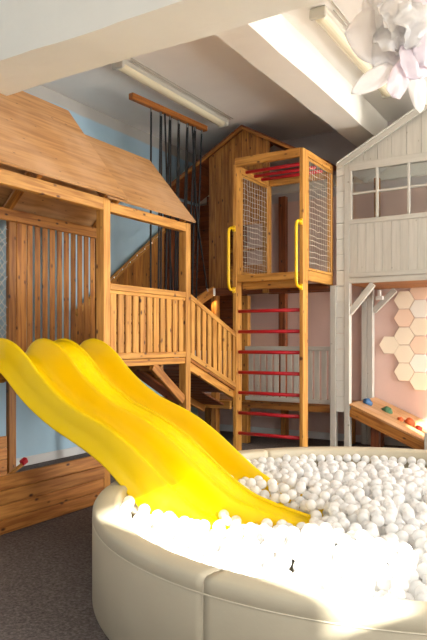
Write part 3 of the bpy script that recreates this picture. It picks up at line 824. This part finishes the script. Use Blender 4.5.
hold(-1.93, 7.92, .045, .042, .038, 'hold_red', 'coral red climbing hold at the low end of the sloping board', 17)

# ------------------------------------------------------------------ hexagon wall panels
HR = .1345
def hexagon(x, z, mat, label):
    vs = []
    for (y, s) in ((0, 1.0), (-.018, 1.0), (-.024, .965)):
        for k in range(6):
            a = k * math.pi / 3; vs.append((HR * s * math.cos(a), y, HR * s * math.sin(a)))
    fs = [tuple(range(6)), tuple(range(17, 11, -1))]
    for l in (0, 6):
        for k in range(6): fs.append((l + k, l + 6 + k, l + 6 + (k + 1) % 6, l + (k + 1) % 6))
    o = mesh_obj('hexagon_panel', None, vs, fs, mat)
    o.location = (x, BY, z)
    return tag(o, label, 'wall panel', 'hexagon panels on the pink wall')
hexagon(-2.479, 1.346, 'hex_a', 'cream hexagon wall panel sticking out alone beside the pink wall cluster')
LB = ['cream hexagon wall panel at the top of the outer column, near the diagonal brace', 'peach hexagon wall panel, second from the top in the outer column',
      'cream hexagon wall panel, third from the top in the outer column', 'cream hexagon wall panel, fourth from the top in the outer column',
      'cream hexagon wall panel at the bottom of the outer column']
for z, m, l in zip((1.945, 1.706, 1.466, 1.227, .988), 'abaaa', LB): hexagon(-2.279, z, 'hex_' + m, l)
LC = ['peach hexagon wall panel half hidden by the wooden loft joist', 'ivory hexagon wall panel, the upper of the two palest', 'cream hexagon wall panel right below the upper ivory one',
      'peach hexagon wall panel between a cream one and the lower ivory one', 'ivory hexagon wall panel, the lower of the two palest', 'cream hexagon wall panel lowest of the cluster']
for k, (m, l) in enumerate(zip('bcabca', LC)): hexagon(-2.071, 2.062 - k * .2385, 'hex_' + m, l)
sc = thing('wall_camera', 'small white device mounted by the grey rear post under the loft', 'camera', (-2.60, 8.44, 1.98))
bx('body', sc, (-2.60, -2.50), (8.36, 8.42), (1.945, 1.995), 'plastic_white', bev=.008)
bx('bracket', sc, (-2.59, -2.55), (8.42, 8.47), (1.96, 2.08), 'plastic_white', bev=.004)

# ------------------------------------------------------------------ ceiling lamps
def ceiling_lamp(x, y0, y1, label):
    L_ = thing('ceiling_lamp', label, 'lamp', (x, (y0 + y1) / 2, CZ), 'fluorescent ceiling lamps')
    bx('housing', L_, (x - .075, x + .075), (y0, y1), (CZ - .055, CZ - .001), 'lamp_base', bev=.012)
    vs = []; fs = []; n = 9
    for y in (y0 + .03, y0 + .06, y1 - .06, y1 - .03):
        s = .8 if y in (y0 + .03, y1 - .03) else 1
        for k in range(n):
            a = math.pi * k / (n - 1); vs.append((x - .062 * math.cos(a) * s, y, CZ - .055 - .05 * math.sin(a) * s))
    for i in range(3):
        for k in range(n - 1): fs.append((i * n + k, i * n + k + 1, (i + 1) * n + k + 1, (i + 1) * n + k))
    fs.append(tuple(range(n))); fs.append(tuple(range(3 * n, 4 * n)))
    mesh_obj('diffuser', L_, vs, fs, 'lamp_cover', base=(x, (y0 + y1) / 2, CZ - .06), smooth=False)
    for y in (y0 - .012, y1 - .03): bx('end_cap', L_, (x - .08, x + .08), (y, y + .042), (CZ - .10, CZ - .001), 'lamp_base', bev=.012)
    tube('cable', L_, [(x + .11, y0 + .1, CZ - .012), (x + .112, y0 + .8, CZ - .012), (x + .11, y1, CZ - .012)], .005, 'lamp_base', seg=5)
    tube('cable', L_, [(x + .15, y0 - .05, CZ - .012), (x + .152, y0 + .8, CZ - .012), (x + .15, y1, CZ - .012)], .005, 'lamp_base', seg=5)
ceiling_lamp(-4.36, 5.20, 7.38, 'long fluorescent ceiling lamp beside the orange-brown rope bar')
ceiling_lamp(-2.17, 5.32, 7.50, 'long fluorescent ceiling lamp above the grey loft, partly behind the paper flower')

# ------------------------------------------------------------------ giant paper flower
FS = 4.0 / 2.6                                                    # how much larger than a 2.6 m close-up
FC = V((-.70, 2.62, 0)) * FS + V((0, 0, 1.4 + 1.184 * FS))
PF = thing('paper_flower', 'giant white and pale pink paper flower hanging from the ceiling', 'decoration', FC)
RIGHT = V((math.cos(YAW), math.sin(YAW), 0)); AWAY = V((-math.sin(YAW), math.cos(YAW), 0)); UP = V((0, 0, 1))
def petal(base, tip, width, bulge, mat, tipw=.12, ruffle=.012, seed=0, twist=0.0, bw=.35):
    width *= FS; bulge *= FS; ruffle *= FS
    base = V(base); tip = V(tip); ax = tip - base; L_ = ax.length; ax = ax.normalized()
    nrm = V((.72, -.68, .12)); nrm = (nrm - ax * nrm.dot(ax)).normalized()
    side = ax.cross(nrm)
    side = side * math.cos(twist) + nrm * math.sin(twist); nrm = side.cross(ax)
    nu, nv = 9, 16; vs = []; fs = []
    for j in range(nv + 1):
        t = j / nv
        wv = width * (bw + (1 - bw) * math.sin(math.pi * min(.5, t * .9))) * (1 if t < .55 else (1 - (1 - tipw) * ((t - .55) / .45) ** 1.7)) * (1 if t < .93 else math.sqrt(max(.02, 1 - ((t - .93) / .07) ** 2)))
        for i in range(nu + 1):
            s = i / nu * 2 - 1
            d = bulge * math.sin(math.pi * t * .9) - .16 * wv * s * s + ruffle * noise.noise(V((s * 2.2, t * 4, seed))) * 2 + .5 * ruffle * noise.noise(V((s * 5, t * 9, seed + 3)))
            vs.append(base + ax * (L_ * t) + side * (wv * s) + nrm * d)
    for j in range(nv):
        for i in range(nu):
            a = j * (nu + 1) + i; fs.append((a, a + 1, a + nu + 2, a + nu + 1))
    o = mesh_obj('petal', PF, vs, fs, mat, base=base, smooth=True, recalc=False)
    md = o.modifiers.new('paper', 'SOLIDIFY'); md.thickness = .0016
    return o
def fp(px, py, dd=0.0):
    """a place in the flower, given across and up (metres from its heart) and depth"""
    return FC + RIGHT * px + UP * py + AWAY * dd
k_ = 4.0 / 640
def f2(x, y, d=0.0): return fp((x - 400) * k_, (45 - y) * k_, d * FS)
petal(f2(399, 58), f2(346, 93, -.04), .042, .015, 'paper', tipw=.22, seed=1, ruffle=.006)
petal(f2(403, 55, -.03), f2(383, 100, -.08), .044, .015, 'paper_pink', tipw=.75, seed=2, ruffle=.008)
petal(f2(406, 55, -.02), f2(412, 114, -.06), .042, .015, 'paper', tipw=.25, seed=3, ruffle=.006)
petal(f2(416, 56, .02), f2(430, 101, .0), .05, .015, 'paper', tipw=.6, seed=4, ruffle=.006)
petal(f2(402, 38, -.06), f2(411, 80, -.05), .075, .02, 'paper_pink', tipw=.7, seed=5, ruffle=.012)
petal(f2(402, 30, .02), f2(343, 26, .03), .13, .02, 'paper', tipw=.08, seed=6, ruffle=.012, bw=1)
petal(f2(404, 36, .0), f2(371, 62, .01), .085, .02, 'paper', tipw=.15, seed=7, ruffle=.012, bw=.8)
petal(f2(404, 46, .05), f2(374, -20, .08), .10, .02, 'paper', tipw=.5, seed=8, ruffle=.025)
petal(f2(410, 54, .02), f2(396, -26, .06), .14, .04, 'paper', tipw=.6, seed=9, ruffle=.025)
petal(f2(416, 70, -.07), f2(426, -8, -.06), .100, .03, 'paper_pink', tipw=.8, seed=10, ruffle=.02)
petal(f2(412, 58, -.02), f2(452, 48, .0), .10, .03, 'paper', tipw=.4, seed=11, ruffle=.02)
petal(f2(396, 50, -.06), f2(376, 8, -.07), .075, .05, 'paper', tipw=.8, seed=12, ruffle=.035)
petal(f2(402, 54, -.09), f2(394, 14, -.12), .070, .05, 'paper', tipw=.8, seed=13, ruffle=.035)
petal(f2(398, 50, -.04), f2(368, 36, -.04), .062, .04, 'paper', tipw=.5, seed=15, ruffle=.03)
petal(f2(425, 60, .04), f2(462, 90, .04), .07, .03, 'paper', tipw=.3, seed=16)
petal(f2(425, 50, .06), f2(470, 10, .08), .12, .03, 'paper', tipw=.4, seed=17, ruffle=.02)
tube('cord', PF, [FC + V((.03, .02, .02)), FC + V((.03, .02, .6)), V((FC.x + .03, FC.y + .02, CZ))], .003, 'white_net', seg=5)

# ------------------------------------------------------------------ balls
BR = .035
def level(x, y):
    d = (x + 1.86) ** 2 / .46 ** 2 + (y - 3.45) ** 2 / .36 ** 2
    return .408 - .155 * math.exp(-d) + .022 * noise.noise(V((x * 2.2, y * 2.2, 4)))
def slide_floor(x, y):
    """lowest centre height of a ball that rests on the slide here; None where a side wall stands, 0 off the slide"""
    if y < 3.06 or y > 4.18 or x > -1.51: return 0
    r = smooth_tab(RIM, x); f = smooth_tab(BOT, x) + .055
    for (yc, hw_) in (L1, L2):
        if abs(y - yc) < hw_ - .085: return f + BR + .002
    return None
balls = []
Rin = PR - PT - BR - .002
cells = {}
D2 = 4 * BR * BR
def drop(x, y):
    """rest height of a ball let down at x, y on the balls already there"""
    fl_z = slide_floor(x, y)
    lv = level(x, y)
    wall = fl_z is None
    z = max(lv - .19, fl_z or 0)
    if wall: z = lv - .19
    cx_, cy_ = int(math.floor(x / .07)), int(math.floor(y / .07))
    for a in (cx_ - 1, cx_, cx_ + 1):
        for b in (cy_ - 1, cy_, cy_ + 1):
            for (px, py, pz) in cells.get((a, b), ()):
                d = (px - x) ** 2 + (py - y) ** 2
                if d < D2: z = max(z, pz + math.sqrt(D2 - d) + .0003)
    if wall and z - BR < smooth_tab(RIM, x) and z + BR > smooth_tab(BOT, x) - .004: return None
    if z > lv + .006 + .03 * max(0, noise.noise(V((x * 3, y * 3, 9)))): return None
    return z
def put(x, y, z):
    balls.append(V((x, y, z)))
    cells.setdefault((int(math.floor(x / .07)), int(math.floor(y / .07))), []).append((x, y, z))
for k in range(int(2 * math.pi * Rin / .0735)):                   # a row against the padded wall
    a = k * 2 * math.pi / int(2 * math.pi * Rin / .0735)
    x, y = PC.x + Rin * math.cos(a), PC.y + Rin * math.sin(a)
    if slide_floor(x, y) is not None: put(x, y, .424 + random.uniform(-.014, .012))
for (x, y) in ((-2.02, 3.90), (-1.97, 3.99), (-2.10, 3.97), (-1.93, 3.42)): put(x, y, slide_floor(x, y))
for k in range(60000):
    a = random.uniform(0, 2 * math.pi); r = Rin * math.sqrt(random.random())
    x, y = PC.x + r * math.cos(a), PC.y + r * math.sin(a)
    z = drop(x, y)
    if z is not None: put(x, y, z)
def buried(p):
    n = 0
    cx_, cy_ = int(math.floor(p.x / .07)), int(math.floor(p.y / .07))
    for a in (cx_ - 1, cx_, cx_ + 1):
        for b in (cy_ - 1, cy_, cy_ + 1):
            for (px, py, pz) in cells.get((a, b), ()):
                if pz > p.z + .03 and (px - p.x) ** 2 + (py - p.y) ** 2 < .0042: n += 1
    return n >= 2
balls = [(p, 1 if buried(p) else 0) for p in balls]

def ico(sub):
    bm = bmesh.new(); bmesh.ops.create_icosphere(bm, subdivisions=sub, radius=BR)
    vs = [tuple(v.co) for v in bm.verts]; fs = [tuple(v.index for v in f.verts) for f in bm.faces]; bm.free()
    return vs, fs
F2 = V((-math.sin(YAW), math.cos(YAW))); R2 = V((math.cos(YAW), math.sin(YAW)))
def proj(p):
    d = p.x * F2.x + p.y * F2.y; u = p.x * R2.x + p.y * R2.y
    return 213.5 + 640 * u / d, 341 - 640 * (p.z - 1.4) / d, d
cand = []
rest = []
for (p, l) in balls:
    x, y, d = proj(p)
    if l <= 0 and 0 < x < 424 and y < 596: cand.append((d, p, l))
    else: rest.append((p, l))
cand.sort(key=lambda c: c[0])
v3, f3 = ico(3); v2, f2_ = ico(2)
bme = bpy.data.meshes.new('plastic_ball'); bme.from_pydata(v3, [], f3); bme.materials.append(M['ball'])
for p_ in bme.polygons: p_.use_smooth = True
for (d, p, l) in cand[:300]:
    o = bpy.data.objects.new('plastic_ball', bme); C.objects.link(o); o.location = p
    tag(o, 'milky white plastic ball lying on top in the sunlit side of the cream ball pit', 'ball', 'milky balls on top in the ball pit')
rest += [(p, l) for (d, p, l) in cand[300:]]
AV = []; AF = []
for (p, l) in rest:
    v_, f_ = (v3, f3) if l <= 0 else (v2, f2_)
    n0 = len(AV)
    AV += [(a + p.x, b + p.y, c + p.z) for (a, b, c) in v_]
    AF += [tuple(i + n0 for i in t) for t in f_]
bo = mesh_obj('plastic_balls', None, AV, AF, M['ball'], smooth=True, recalc=False)
bo['kind'] = 'stuff'
tag(bo, 'mass of milky white plastic balls filling the cream ball pit', 'balls')
